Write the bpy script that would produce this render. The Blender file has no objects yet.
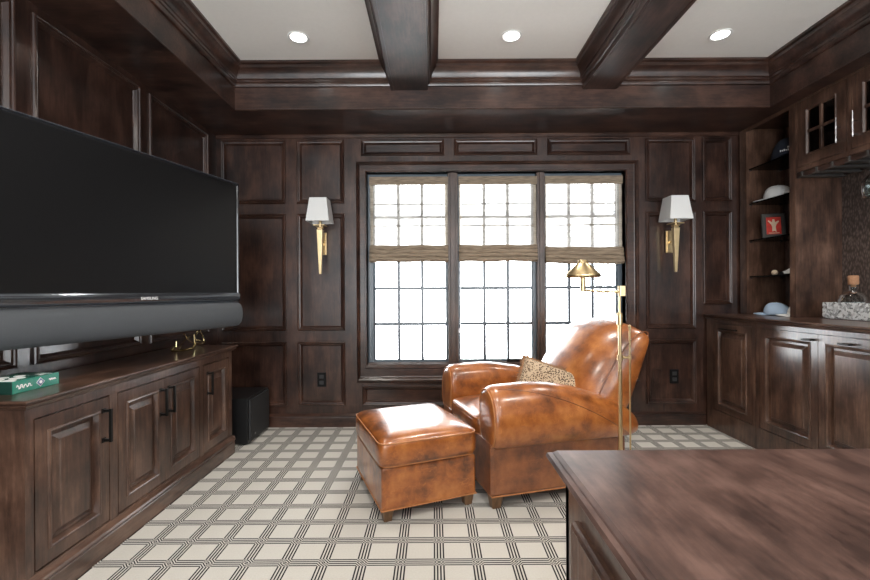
import bpy, bmesh, math, random
from math import sin, cos, pi, radians as R
from mathutils import Vector, Matrix
from mathutils.bvhtree import BVHTree
random.seed(7)
sc = bpy.context.scene
COL = sc.collection

# ------------------------------------------------------------------ camera
cam = bpy.data.cameras.new('camera')
cam.sensor_width = 36.0
cam.lens = 428.0 / 870.0 * 36.0
cam.shift_x = 1 / 870.0
cam.shift_y = 2 / 870.0
cam.clip_start = 0.02
camo = bpy.data.objects.new('camera', cam); COL.objects.link(camo)
camo.matrix_world = Matrix.Translation((0, 0, 1.1)) @ Matrix.Rotation(R(90), 4, 'X') @ Matrix.Rotation(R(-0.34), 4, 'Z')
sc.camera = camo

# ------------------------------------------------------------------ view
sc.view_settings.view_transform = 'Standard'
sc.view_settings.look = 'None'
sc.view_settings.exposure = 0.84
sc.view_settings.gamma = 1.0
sc.view_settings.use_curve_mapping = False

# ------------------------------------------------------------------ world
w = bpy.data.worlds.new('overcast_sky'); sc.world = w; w.use_nodes = True
bg = w.node_tree.nodes['Background']
bg.inputs[0].default_value = (0.93, 0.97, 1.0, 1)
bg.inputs[1].default_value = 3.6
# bright overcast above, stronger glow added below the horizon to lift the ceiling
_n, _l = w.node_tree.nodes, w.node_tree.links
_tc = _n.new('ShaderNodeTexCoord'); _sp = _n.new('ShaderNodeSeparateXYZ'); _mr = _n.new('ShaderNodeMapRange')
_l.new(_tc.outputs['Generated'], _sp.inputs[0]); _l.new(_sp.outputs[2], _mr.inputs[0])
_mr.inputs[1].default_value = -.12; _mr.inputs[2].default_value = .10; _mr.inputs[3].default_value = 9.0; _mr.inputs[4].default_value = 3.4
_ma = _n.new('ShaderNodeMath'); _ma.operation = 'MULTIPLY_ADD'; _ma.inputs[1].default_value = .50; _ma.inputs[2].default_value = 1.35
_l.new(_sp.outputs[1], _ma.inputs[0])          # extra sky brightness added beyond the main windows, for glare indoors
_mm = _n.new('ShaderNodeMath'); _mm.operation = 'MULTIPLY'; _l.new(_mr.outputs[0], _mm.inputs[0]); _l.new(_ma.outputs[0], _mm.inputs[1])
_l.new(_mm.outputs[0], bg.inputs[1])

def area(name, loc, rot, sx, sy, power, color=(1, 1, 1), portal=False, disk=False, spread=180):
    l = bpy.data.lights.new(name, 'AREA')
    l.shape = 'DISK' if disk else 'RECTANGLE'
    l.size = sx
    if not disk: l.size_y = sy
    l.energy = power; l.color = color; l.spread = R(spread)
    if portal: l.cycles.is_portal = True
    o = bpy.data.objects.new(name, l); COL.objects.link(o)
    o.location = loc; o.rotation_euler = rot
    return o
area('window_portal', (0.51, 3.72, 1.3), (R(-90), 0, 0), 2.3, 1.8, 1, portal=True)
area('rear_window_portal', (-0.7, -2.45, 1.4), (R(90), 0, 0), 1.6, 2.2, 1, portal=True)
area('rear_window_portal', (1.6, -2.45, 1.4), (R(90), 0, 0), 1.6, 2.2, 1, portal=True)

# ------------------------------------------------------------------ materials
def new_mat(name):
    m = bpy.data.materials.new(name); m.use_nodes = True
    return m, m.node_tree.nodes, m.node_tree.links, m.node_tree.nodes['Principled BSDF']
def simple(name, col, rough=.5, metal=0, coat=0, spec=.5, emit=None, es=0, noise=0, nscale=40, bump=0):
    m, n, l, b = new_mat(name)
    b.inputs['Base Color'].default_value = (*col, 1)
    b.inputs['Roughness'].default_value = rough
    b.inputs['Metallic'].default_value = metal
    b.inputs['Coat Weight'].default_value = coat
    b.inputs['Coat Roughness'].default_value = .12
    b.inputs['Specular IOR Level'].default_value = spec
    if emit:
        b.inputs['Emission Color'].default_value = (*emit, 1); b.inputs['Emission Strength'].default_value = es
    tc = n.new('ShaderNodeTexCoord'); nz = n.new('ShaderNodeTexNoise'); nz.inputs['Scale'].default_value = nscale
    nz.inputs['Detail'].default_value = 4
    l.new(tc.outputs['Object'], nz.inputs['Vector'])
    mx = n.new('ShaderNodeMix'); mx.data_type = 'RGBA'
    k = max(noise, .03)
    mx.inputs[6].default_value = (*[c * (1 - k) for c in col], 1)
    mx.inputs[7].default_value = (*[min(1, c * (1 + k)) for c in col], 1)
    l.new(nz.outputs[0], mx.inputs[0]); l.new(mx.outputs[2], b.inputs['Base Color'])
    if bump:
        bp = n.new('ShaderNodeBump'); bp.inputs['Strength'].default_value = bump; bp.inputs['Distance'].default_value = .002
        l.new(nz.outputs[0], bp.inputs['Height']); l.new(bp.outputs[0], b.inputs['Normal'])
    return m
def wood(name, dark, mid, light, axis='z', rough=.30, coat=.5, mott=3.6):
    m, n, l, b = new_mat(name)
    tc = n.new('ShaderNodeTexCoord')
    mp = n.new('ShaderNodeMapping')
    s = [75, 75, 75]; s['xyz'.index(axis)] = 7
    mp.inputs['Scale'].default_value = s
    l.new(tc.outputs['Object'], mp.inputs['Vector'])
    g = n.new('ShaderNodeTexNoise'); g.inputs['Scale'].default_value = 1.0; g.inputs['Detail'].default_value = 6; g.inputs['Roughness'].default_value = .65
    l.new(mp.outputs[0], g.inputs['Vector'])
    mp2 = n.new('ShaderNodeMapping'); s2 = [1.8, 1.8, 1.8]; s2['xyz'.index(axis)] = 1.0
    mp2.inputs['Scale'].default_value = s2
    l.new(tc.outputs['Object'], mp2.inputs['Vector'])
    q = n.new('ShaderNodeTexNoise'); q.inputs['Scale'].default_value = mott; q.inputs['Detail'].default_value = 7; q.inputs['Roughness'].default_value = .62
    l.new(mp2.outputs[0], q.inputs['Vector'])
    mth = n.new('ShaderNodeMath'); mth.operation = 'MULTIPLY_ADD'; mth.inputs[1].default_value = .32
    l.new(g.outputs[0], mth.inputs[0])
    m2 = n.new('ShaderNodeMath'); m2.operation = 'MULTIPLY'; m2.inputs[1].default_value = .68
    l.new(q.outputs[0], m2.inputs[0]); l.new(m2.outputs[0], mth.inputs[2])
    cr = n.new('ShaderNodeValToRGB')
    cr.color_ramp.elements[0].position = .38; cr.color_ramp.elements[0].color = (*dark, 1)
    cr.color_ramp.elements[1].position = .63; cr.color_ramp.elements[1].color = (*light, 1)
    e = cr.color_ramp.elements.new(.5); e.color = (*mid, 1)
    l.new(mth.outputs[0], cr.inputs[0]); l.new(cr.outputs[0], b.inputs['Base Color'])
    b.inputs['Roughness'].default_value = rough
    b.inputs['Coat Weight'].default_value = coat; b.inputs['Coat Roughness'].default_value = .16
    bp = n.new('ShaderNodeBump'); bp.inputs['Strength'].default_value = .12; bp.inputs['Distance'].default_value = .001
    l.new(g.outputs[0], bp.inputs['Height']); l.new(bp.outputs[0], b.inputs['Normal'])
    return m
WD, WM, WL = (.012, .0058, .0045), (.040, .0186, .0132), (.086, .042, .029)
M = {}
for ax in 'xyz':
    M['wood_' + ax] = wood('walnut_' + ax, WD, WM, WL, ax)
    M['cab_' + ax] = wood('cabinet_walnut_' + ax, (.027, .013, .0086), (.078, .040, .0265), (.165, .092, .062), ax, .32, .5)
    M['beam_' + ax] = wood('ceiling_walnut_' + ax, WD, WM, WL, ax, .42, .12)
M['desk'] = wood('desk_walnut', (.032, .017, .014), (.074, .041, .033), (.130, .076, .062), 'y', .34, .15, 7.5)
M['ceiling'] = simple('ceiling_paint', (.88, .86, .815), .9)
M['plaster'] = simple('rear_wall_paint', (.82, .80, .77), .9)
M['brass'] = simple('brushed_brass', (.78, .60, .34), .32, 1, noise=.1)
M['gold'] = simple('polished_brass', (.80, .66, .36), .2, 1)
M['shade'] = simple('white_linen', (.66, .67, .67), .9, bump=.1, nscale=300)
M['black'] = simple('black_plastic', (.012, .012, .013), .35)
M['outlet_black'] = simple('outlet_black', (.004, .004, .0045), .55, spec=.25)
M['black_metal'] = simple('dark_bronze', (.012, .011, .010), .4, .6)
M['tv_screen'] = simple('tv_screen', (.009, .009, .0095), .28, spec=.22)
M['tv_bezel'] = simple('gloss_black', (.012, .013, .016), .06, coat=1)
M['smoke_chrome'] = simple('smoked_chrome', (.16, .175, .20), .12, .85)
M['chrome_edge'] = simple('grey_edge', (.30, .36, .42), .2, .8)
M['speaker_cloth'] = simple('speaker_cloth', (.060, .066, .074), .75, noise=.4, nscale=900, bump=.4)
M['grille'] = simple('black_grille', (.028, .029, .031), .6, noise=.3, nscale=500, bump=.3)
M['white_print'] = simple('white_print', (.8, .8, .8), .5)
M['win_frame'] = simple('slate_window_paint', (.085, .110, .135), .35, coat=.3)
M['mullion'] = wood('mullion_walnut', (.04, .024, .018), (.07, .045, .036), (.11, .07, .055), 'z', .4, .3)
M['steel'] = simple('steel', (.6, .6, .62), .25, 1)
M['legwood'] = wood('oak_leg', (.09, .045, .02), (.16, .085, .04), (.22, .12, .06), 'z', .45, .1)
M['green'] = simple('green_card', (.006, .20, .13), .25, coat=.5)
M['dkgreen'] = simple('dark_green_card', (.004, .035, .025), .4)
M['navy'] = simple('navy_cloth', (.012, .016, .028), .85, bump=.3)
M['whitecloth'] = simple('white_cotton', (.78, .78, .77), .85, bump=.3)
M['bluecloth'] = simple('pale_blue_cotton', (.42, .55, .72), .85, bump=.3)
M['greycloth'] = simple('black_cotton', (.03, .03, .035), .85)
M['frame_grey'] = simple('pewter_frame', (.10, .095, .09), .4, .5)
M['red'] = simple('red_print', (.62, .05, .035), .4, noise=.5, nscale=30)
M['cream'] = simple('cream_print', (.8, .62, .45), .5)
M['cork'] = simple('cork', (.42, .22, .12), .8, noise=.3, nscale=120)
M['emit'] = simple('downlight_lens', (1, 1, 1), .5, emit=(1, .96, .9), es=6)
M['trim_white'] = simple('downlight_trim', (.85, .85, .84), .5)
M['fringe'] = simple('tan_fringe', (.26, .14, .07), .9, noise=.5, nscale=200, bump=1)
M['bark'] = simple('washed_out_bark', (.35, .34, .33), .9)  # bark colour lightened to stand for overexposed daylight

def glass_mat(name, tint=(1, 1, 1), rough=0.0, gl=.08, alpha=None):
    m = bpy.data.materials.new(name); m.use_nodes = True
    n, l = m.node_tree.nodes, m.node_tree.links
    n.clear()
    o = n.new('ShaderNodeOutputMaterial'); t = n.new('ShaderNodeBsdfTransparent'); g = n.new('ShaderNodeBsdfGlossy')
    fr = n.new('ShaderNodeFresnel'); fr.inputs[0].default_value = 1.45
    t.inputs[0].default_value = (*tint, 1); g.inputs['Roughness'].default_value = rough
    mx = n.new('ShaderNodeMixShader')
    l.new(fr.outputs[0], mx.inputs[0]); l.new(t.outputs[0], mx.inputs[1]); l.new(g.outputs[0], mx.inputs[2])
    l.new(mx.outputs[0], o.inputs[0])
    return m
M['pane'] = glass_mat('window_glass')
M['darkglass'] = glass_mat('shelf_glass', (.35, .42, .40), .02)
M['clearglass'] = glass_mat('clear_glass', (.86, .90, .90), .02)
def crystal():
    m = bpy.data.materials.new('cut_crystal'); m.use_nodes = True
    n, l = m.node_tree.nodes, m.node_tree.links; n.clear()
    o = n.new('ShaderNodeOutputMaterial'); tc = n.new('ShaderNodeTexCoord'); v = n.new('ShaderNodeTexVoronoi'); v.inputs['Scale'].default_value = 75
    l.new(tc.outputs['Object'], v.inputs['Vector'])
    bp = n.new('ShaderNodeBump'); bp.inputs['Strength'].default_value = .8; bp.inputs['Distance'].default_value = .01; l.new(v.outputs['Distance'], bp.inputs['Height'])
    t = n.new('ShaderNodeBsdfTransparent'); t.inputs[0].default_value = (.9, .93, .94, 1)
    d = n.new('ShaderNodeBsdfDiffuse'); d.inputs[0].default_value = (.9, .93, .95, 1)  # white cells paint sparkle into the clear crystal
    g = n.new('ShaderNodeBsdfGlossy'); g.inputs['Roughness'].default_value = .08; l.new(bp.outputs[0], g.inputs['Normal'])
    cr = n.new('ShaderNodeValToRGB'); cr.color_ramp.elements[0].position = .25; cr.color_ramp.elements[1].position = .6
    cr.color_ramp.elements[0].color = (.12, .12, .12, 1); cr.color_ramp.elements[1].color = (.95, .95, .95, 1)
    l.new(v.outputs['Color'], cr.inputs[0])
    a = n.new('ShaderNodeMixShader'); l.new(cr.outputs[0], a.inputs[0]); l.new(t.outputs[0], a.inputs[1]); l.new(d.outputs[0], a.inputs[2])
    b = n.new('ShaderNodeMixShader'); b.inputs[0].default_value = .28; l.new(a.outputs[0], b.inputs[1]); l.new(g.outputs[0], b.inputs[2])
    l.new(b.outputs[0], o.inputs[0])
    return m
M['crystal'] = crystal()
def croc():
    m, n, l, b = new_mat('crocodile_wallcovering')
    tc = n.new('ShaderNodeTexCoord'); mp = n.new('ShaderNodeMapping'); mp.inputs['Scale'].default_value = (90, 90, 36)
    v = n.new('ShaderNodeTexVoronoi'); v.inputs['Scale'].default_value = 1
    l.new(tc.outputs['Object'], mp.inputs['Vector']); l.new(mp.outputs[0], v.inputs['Vector'])
    cr = n.new('ShaderNodeValToRGB')
    cr.color_ramp.elements[0].color = (.15, .11, .095, 1); cr.color_ramp.elements[1].color = (.045, .030, .024, 1)
    cr.color_ramp.elements[0].position = .15; cr.color_ramp.elements[1].position = .65
    l.new(v.outputs['Distance'], cr.inputs[0]); l.new(cr.outputs[0], b.inputs['Base Color'])
    b.inputs['Roughness'].default_value = .4
    bp = n.new('ShaderNodeBump'); bp.inputs['Strength'].default_value = .6; bp.inputs['Distance'].default_value = .003; bp.invert = True
    l.new(v.outputs['Distance'], bp.inputs['Height']); l.new(bp.outputs[0], b.inputs['Normal'])
    return m
M['croc'] = croc()
def leather(name, base, dark, hi):
    m, n, l, b = new_mat(name)
    tc = n.new('ShaderNodeTexCoord')
    a = n.new('ShaderNodeTexNoise'); a.inputs['Scale'].default_value = 6; a.inputs['Detail'].default_value = 7; a.inputs['Roughness'].default_value = .62
    l.new(tc.outputs['Object'], a.inputs['Vector'])
    cr = n.new('ShaderNodeValToRGB')
    cr.color_ramp.elements[0].position = .36; cr.color_ramp.elements[0].color = (*dark, 1)
    cr.color_ramp.elements[1].position = .72; cr.color_ramp.elements[1].color = (*hi, 1)
    e = cr.color_ramp.elements.new(.52); e.color = (*base, 1)
    l.new(a.outputs[0], cr.inputs[0])
    # pale scratches
    mp = n.new('ShaderNodeMapping'); mp.inputs['Scale'].default_value = (3, 9, 5); mp.inputs['Rotation'].default_value = (.5, .9, .4)
    nz = n.new('ShaderNodeTexNoise'); nz.inputs['Scale'].default_value = 3; nz.inputs['Detail'].default_value = 2
    l.new(tc.outputs['Object'], mp.inputs['Vector']); l.new(mp.outputs[0], nz.inputs['Vector'])
    sb = n.new('ShaderNodeMath'); sb.operation = 'SUBTRACT'; sb.inputs[1].default_value = .5
    ab = n.new('ShaderNodeMath'); ab.operation = 'ABSOLUTE'
    lt = n.new('ShaderNodeMath'); lt.operation = 'LESS_THAN'; lt.inputs[1].default_value = .004
    ml = n.new('ShaderNodeMath'); ml.operation = 'MULTIPLY'; ml.inputs[1].default_value = .14
    l.new(nz.outputs[0], sb.inputs[0]); l.new(sb.outputs[0], ab.inputs[0]); l.new(ab.outputs[0], lt.inputs[0]); l.new(lt.outputs[0], ml.inputs[0])
    mx = n.new('ShaderNodeMix'); mx.data_type = 'RGBA'; mx.inputs[7].default_value = (*[min(1, c * 1.7) for c in hi], 1)
    l.new(ml.outputs[0], mx.inputs[0]); l.new(cr.outputs[0], mx.inputs[6]); l.new(mx.outputs[2], b.inputs['Base Color'])
    b.inputs['Roughness'].default_value = .34
    b.inputs['Coat Weight'].default_value = 1.0; b.inputs['Coat Roughness'].default_value = .2
    f = n.new('ShaderNodeTexNoise'); f.inputs['Scale'].default_value = 22; f.inputs['Detail'].default_value = 8
    l.new(tc.outputs['Object'], f.inputs['Vector'])
    bp = n.new('ShaderNodeBump'); bp.inputs['Strength'].default_value = .22; bp.inputs['Distance'].default_value = .006
    l.new(f.outputs[0], bp.inputs['Height']); l.new(bp.outputs[0], b.inputs['Normal'])
    return m
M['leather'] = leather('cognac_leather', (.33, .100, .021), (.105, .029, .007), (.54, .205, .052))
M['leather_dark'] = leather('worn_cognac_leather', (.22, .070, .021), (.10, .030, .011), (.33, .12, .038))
M['piping'] = simple('leather_piping', (.42, .17, .06), .45, noise=.3)
def leopard():
    m, n, l, b = new_mat('leopard_print')
    tc = n.new('ShaderNodeTexCoord'); v = n.new('ShaderNodeTexVoronoi'); v.inputs['Scale'].default_value = 105
    l.new(tc.outputs['Object'], v.inputs['Vector'])
    cr = n.new('ShaderNodeValToRGB'); cr.color_ramp.interpolation = 'CONSTANT'
    el = cr.color_ramp.elements
    el[0].position = 0; el[0].color = (.30, .17, .08, 1); el[1].position = .18; el[1].color = (.035, .018, .010, 1)
    e = el.new(.42); e.color = (.50, .38, .26, 1)
    l.new(v.outputs['Distance'], cr.inputs[0]); l.new(cr.outputs[0], b.inputs['Base Color'])
    b.inputs['Roughness'].default_value = .9
    return m
M['leopard'] = leopard()
def woven(name, tr, col):
    m = bpy.data.materials.new(name); m.use_nodes = True
    n, l = m.node_tree.nodes, m.node_tree.links; n.clear()
    o = n.new('ShaderNodeOutputMaterial')
    tc = n.new('ShaderNodeTexCoord'); mp = n.new('ShaderNodeMapping'); mp.inputs['Scale'].default_value = (14, 14, 260)
    nz = n.new('ShaderNodeTexNoise'); nz.inputs['Scale'].default_value = 1; nz.inputs['Detail'].default_value = 3
    l.new(tc.outputs['Object'], mp.inputs['Vector']); l.new(mp.outputs[0], nz.inputs['Vector'])
    cr = n.new('ShaderNodeValToRGB')
    cr.color_ramp.elements[0].position = .35; cr.color_ramp.elements[1].position = .68
    cr.color_ramp.elements[0].color = (*[c * .45 for c in col], 1); cr.color_ramp.elements[1].color = (*col, 1)
    l.new(nz.outputs[0], cr.inputs[0])
    d = n.new('ShaderNodeBsdfDiffuse'); t = n.new('ShaderNodeBsdfTranslucent'); p = n.new('ShaderNodeBsdfTransparent')
    l.new(cr.outputs[0], d.inputs[0]); l.new(cr.outputs[0], t.inputs[0])
    a = n.new('ShaderNodeMixShader'); a.inputs[0].default_value = .45 if tr > 0 else .06
    l.new(d.outputs[0], a.inputs[1]); l.new(t.outputs[0], a.inputs[2])
    c = n.new('ShaderNodeMixShader')
    if tr > 0:
        r = n.new('ShaderNodeMapRange'); r.inputs[1].default_value = .3; r.inputs[2].default_value = .7
        r.inputs[3].default_value = max(0, tr - .2); r.inputs[4].default_value = min(1, tr + .2)
        l.new(nz.outputs[0], r.inputs[0]); l.new(r.outputs[0], c.inputs[0])
    else: c.inputs[0].default_value = 0
    l.new(a.outputs[0], c.inputs[1]); l.new(p.outputs[0], c.inputs[2]); l.new(c.outputs[0], o.inputs[0])
    return m
M['woven'] = woven('woven_shade', .215, (.36, .335, .30))
M['woven_hem'] = woven('woven_hem', .12, (.50, .43, .34))
M['woven_dense'] = woven('woven_folds', 0, (.43, .34, .25))
def carpet():
    m, n, l, b = new_mat('lattice_carpet')
    CX, CY, PX, PY, U = .1572, .1545, .0144, 1.744, .0063
    tc = n.new('ShaderNodeTexCoord'); sp = n.new('ShaderNodeSeparateXYZ'); l.new(tc.outputs['Object'], sp.inputs[0])
    def mt(op, a, b_=None, c=None):
        k = n.new('ShaderNodeMath'); k.operation = op
        for i, x in enumerate((a, b_, c)):
            if x is None: continue
            if isinstance(x, (int, float)): k.inputs[i].default_value = x
            else: l.new(x, k.inputs[i])
        return k.outputs[0]
    def dist(o, c, ph):
        a = mt('SUBTRACT', o, ph); a = mt('DIVIDE', a, c); a = mt('ADD', a, .5); a = mt('FLOORED_MODULO', a, 1.0)
        a = mt('SUBTRACT', a, .5); a = mt('ABSOLUTE', a); return mt('MULTIPLY', a, c / U)
    a = dist(sp.outputs[0], CX, PX); c = dist(sp.outputs[1], CY, PY)
    def line(d):
        f = mt('DIVIDE', d, 2.0); f = mt('SUBTRACT', f, .25); f = mt('FLOORED_MODULO', f, 1.0)
        return mt('LESS_THAN', f, .5)
    ina = mt('LESS_THAN', a, 3.5); inc = mt('LESS_THAN', c, 3.5)
    both = mt('MULTIPLY', ina, inc)
    onlya = mt('SUBTRACT', ina, both); onlyc = mt('SUBTRACT', inc, both)
    s = mt('ADD', a, c)
    r = mt('MULTIPLY', onlya, line(a)); r = mt('MULTIPLY_ADD', onlyc, line(c), r); r = mt('MULTIPLY_ADD', both, line(s), r)
    nz = n.new('ShaderNodeTexNoise'); nz.inputs['Scale'].default_value = 160; nz.inputs['Detail'].default_value = 3
    l.new(tc.outputs['Object'], nz.inputs['Vector'])
    cm = n.new('ShaderNodeMix'); cm.data_type = 'RGBA'
    cm.inputs[6].default_value = (.47, .455, .42, 1); cm.inputs[7].default_value = (.60, .58, .54, 1)
    l.new(nz.outputs[0], cm.inputs[0])
    mx = n.new('ShaderNodeMix'); mx.data_type = 'RGBA'; mx.inputs[7].default_value = (.022, .022, .026, 1)
    l.new(r, mx.inputs[0]); l.new(cm.outputs[2], mx.inputs[6]); l.new(mx.outputs[2], b.inputs['Base Color'])
    b.inputs['Roughness'].default_value = .95; b.inputs['Specular IOR Level'].default_value = .1
    bp = n.new('ShaderNodeBump'); bp.inputs['Strength'].default_value = .4; bp.inputs['Distance'].default_value = .002
    l.new(nz.outputs[0], bp.inputs['Height']); l.new(bp.outputs[0], b.inputs['Normal'])
    return m
M['carpet'] = carpet()

# ------------------------------------------------------------------ mesh helpers
class MB:
    def __init__(s): s.v = []; s.f = []
    def add(s, vs, fs):
        k = len(s.v); s.v += [tuple(p) for p in vs]; s.f += [tuple(i + k for i in f) for f in fs]; return s
    def box(s, x0, x1, y0, y1, z0, z1, T=None):
        vs = [(x, y, z) for z in (z0, z1) for y in (y0, y1) for x in (x0, x1)]
        if T: vs = [T(*p) for p in vs]
        return s.add(vs, [(0, 2, 3, 1), (4, 5, 7, 6), (0, 1, 5, 4), (2, 6, 7, 3), (0, 4, 6, 2), (1, 3, 7, 5)])
    def loft(s, rings, cap=True, close=True):
        n = len(rings[0]); vs = [p for r in rings for p in r]; fs = []
        for i in range(len(rings) - 1):
            for j in range(n if close else n - 1):
                a, b = i * n + j, i * n + (j + 1) % n
                fs.append((a, b, b + n, a + n))
        if cap:
            fs.append(tuple(range(n))[::-1]); fs.append(tuple((len(rings) - 1) * n + j for j in range(n)))
        return s.add(vs, fs)
    def tube(s, pts, r, n=8, closed=False):
        P = [Vector(p) for p in pts]; rings = []; up = None
        for i, p in enumerate(P):
            if closed: t = P[(i + 1) % len(P)] - P[i - 1]
            else: t = P[min(i + 1, len(P) - 1)] - P[max(i - 1, 0)]
            t.normalize()
            if up is None: up = Vector((0, 0, 1)) if abs(t.z) < .9 else Vector((1, 0, 0))
            a = t.cross(up)
            if a.length < 1e-6: a = t.orthogonal()
            a.normalize(); b = a.cross(t).normalized(); up = b
            rr = r[i] if isinstance(r, (list, tuple)) else r
            rings.append([p + a * rr * cos(2 * pi * k / n) + b * rr * sin(2 * pi * k / n) for k in range(n)])
        if closed: rings.append(rings[0])
        return s.loft(rings, cap=not closed)
    def lathe(s, prof, c=(0, 0, 0), n=24, cap=True, T=None):
        rings = [[(c[0] + r * cos(2 * pi * k / n), c[1] + r * sin(2 * pi * k / n), c[2] + z) for k in range(n)] for r, z in prof]
        if T: rings = [[T(*p) for p in r] for r in rings]
        return s.loft(rings, cap=cap)
    def rings(s, T, u0, u1, z0, z1, prof, fill=True):
        """nested rectangular loops, profile of (inset, height); T maps (u, n, z) to the scene"""
        L = [[T(u0 + i, h, z0 + i), T(u1 - i, h, z0 + i), T(u1 - i, h, z1 - i), T(u0 + i, h, z1 - i)] for i, h in prof]
        k = len(s.v); s.loft(L, cap=False)
        if fill: m = len(L) - 1; s.f.append(tuple(k + m * 4 + j for j in range(4)))
        return s
    def holed(s, T, u0, u1, z0, z1, holes, d):
        us = sorted({u0, u1, *[min(max(h[i], u0), u1) for h in holes for i in (0, 1)]}); zs = sorted({z0, z1, *[min(max(h[i], z0), z1) for h in holes for i in (2, 3)]})
        for a, b in zip(us, us[1:]):
            run = None
            for c, e in zip(zs, zs[1:]):
                um, zm = (a + b) / 2, (c + e) / 2
                inside = any(h[0] < um < h[1] and h[2] < zm < h[3] for h in holes)
                if not inside: run = (run[0], e) if run else (c, e)
                if (inside or e == zs[-1]) and run:
                    s.box(a, b, -d, 0, run[0], run[1], T); run = None
        return s
    def build(s, name, mat, parent=None, smooth=False, bevel=0, sub=0, local=False):
        me = bpy.data.meshes.new(name)
        vs = s.v
        if parent is not None and not local:
            L = parent.get('_w', None) or tuple(parent.location)
            vs = [(p[0] - L[0], p[1] - L[1], p[2] - L[2]) for p in vs]
        me.from_pydata(vs, [], s.f)
        bm = bmesh.new(); bm.from_mesh(me)
        if smooth or sub or bevel: bmesh.ops.remove_doubles(bm, verts=bm.verts, dist=1e-5)
        bmesh.ops.recalc_face_normals(bm, faces=bm.faces)
        bm.to_mesh(me); bm.free()
        me.materials.append(M[mat] if isinstance(mat, str) else mat)
        o = bpy.data.objects.new(name, me); COL.objects.link(o)
        if parent is not None: o.parent = parent
        if smooth:
            for p in me.polygons: p.use_smooth = True
        if bevel:
            b = o.modifiers.new('b', 'BEVEL'); b.width = bevel; b.segments = 2; b.limit_method = 'ANGLE'; b.angle_limit = R(40)
            if smooth is False:
                b.harden_normals = True
                for p in me.polygons: p.use_smooth = True
        if sub:
            b = o.modifiers.new('s', 'SUBSURF'); b.levels = sub; b.render_levels = sub
            for p in me.polygons: p.use_smooth = True
        return o
def I(u, n, z): return (u, n, z)
def autosmooth(o, deg=40):
    me = o.data
    for p in me.polygons: p.use_smooth = True
    me.set_sharp_from_angle(angle=R(deg))
def thing(name, loc, label, cat, group=None, rz=0):
    o = bpy.data.objects.new(name, None); COL.objects.link(o); o.location = loc; o.rotation_euler = (0, 0, rz)
    o.empty_display_size = .1
    o['label'] = label; o['category'] = cat
    if group: o['group'] = group
    return o
def tag(o, label, cat, group=None):
    o['label'] = label; o['category'] = cat
    if group: o['group'] = group
    return o
def struct(o): o['kind'] = 'structure'; return o
def sgnp(c, e): return math.copysign(abs(c) ** e, c)
def superell(c, r, e1, e2, nu=40, nv=20, crown=0, T=None):
    rings = []
    for i in range(1, nv):
        ph = -pi / 2 + pi * i / nv
        ring = []
        for k in range(nu):
            th = 2 * pi * k / nu
            a = sgnp(cos(ph), e1)
            x = a * sgnp(cos(th), e2); y = a * sgnp(sin(th), e2); z = sgnp(sin(ph), e1)
            zz = z * r[2] + (crown * (1 - x * x) * (1 - y * y) if z > 0 else 0)
            p = (c[0] + x * r[0], c[1] + y * r[1], c[2] + zz)
            ring.append(T(*p) if T else p)
        rings.append(ring)
    return MB().loft(rings, cap=True)
def text_mesh(name, txt, size, mat, parent, T, ext=.0006, shear=0):
    cu = bpy.data.curves.new(name, 'FONT'); cu.body = txt; cu.size = size; cu.extrude = ext; cu.align_x = 'CENTER'; cu.align_y = 'CENTER'; cu.shear = shear
    tmp = bpy.data.objects.new('tmp', cu); COL.objects.link(tmp)
    bpy.context.view_layer.update()
    me = bpy.data.meshes.new_from_object(tmp.evaluated_get(bpy.context.evaluated_depsgraph_get()))
    bpy.data.objects.remove(tmp)
    for v in me.vertices: v.co = Vector(T(v.co.x, v.co.z, v.co.y))
    me.name = name; me.materials.clear(); me.materials.append(M[mat])
    o = bpy.data.objects.new(name, me); COL.objects.link(o); o.parent = parent
    return o

# ------------------------------------------------------------------ room shell
XL, XR, YB, YR, ZC = -1.78, 2.83, 3.513, -2.2, 2.707
TB = lambda u, n, z: (u, YB - n, z)            # back wall plane
TL = lambda u, n, z: (XL + n, u, z)            # left wall plane (u = depth)
struct(MB().box(XL - .1, XR + .1, YR - .1, YB + .2, -.06, 0).build('floor', 'carpet'))
struct(MB().box(XL - .1, XR + .1, YR - .1, YB + .2, ZC, ZC + .08).build('ceiling', 'ceiling'))
WP = [(0, 0), (0, .008), (.003, .014), (.008, .0175), (.013, .0150), (.016, .008), (.019, .007), (.022, .010), (.026, .009), (.030, .003), (.036, -.006), (.038, -.012), (.040, -.012)]
OX0, OX1, OZ0, OZ1 = -.550, 1.573, .505, 2.085
ZT, ZM, ZLW = (1.83, 2.352), (.788, 1.748), (.173, .698)
bp_ = []
for (a, b) in ((-1.740, -1.210), (-1.120, -.7305), (1.738, 2.146)):
    for z in (ZT, ZM, ZLW): bp_.append((a, b, *z))
bp_ += [(2.204, 2.444, *ZT), (2.204, 2.444, .985, 1.748)]
for (a, b) in ((-.591, .090), (.172, .854), (.936, 1.617)):
    bp_.append((a, b, 2.216, 2.352)); bp_.append((a, b, .172, .337))
wb = MB().holed(TB, XL, XR, 0, ZC, bp_ + [(OX0, OX1, OZ0, OZ1)], .02)
wb.holed(lambda u, n, z: TB(u, n - .02, z), XL - .1, XR + .1, 0, ZC, [(OX0, OX1, OZ0, OZ1)], .16)
wall_back = struct(wb.build('wall_back', 'wood_z'))
for r in bp_: MB().rings(TB, *r, WP).build('wall_panel', 'wood_z' if r[3] - r[2] > .3 else 'wood_x', wall_back)
lp_ = []
for k in range(-4, 3):
    a = 1.119 + .777 * k + .0
    for z in (ZT, ZM, ZLW): lp_.append((a + .777, a + .777 + .697, *z)) if k < 2 else None
lp_ = [r for r in lp_ if r[0] > YR + .05]
wl = MB().holed(TL, YR, YB, 0, ZC, lp_, .02)
wl.box(YR - .1, YB + .1, -.12, -.02, 0, ZC, TL)
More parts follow.
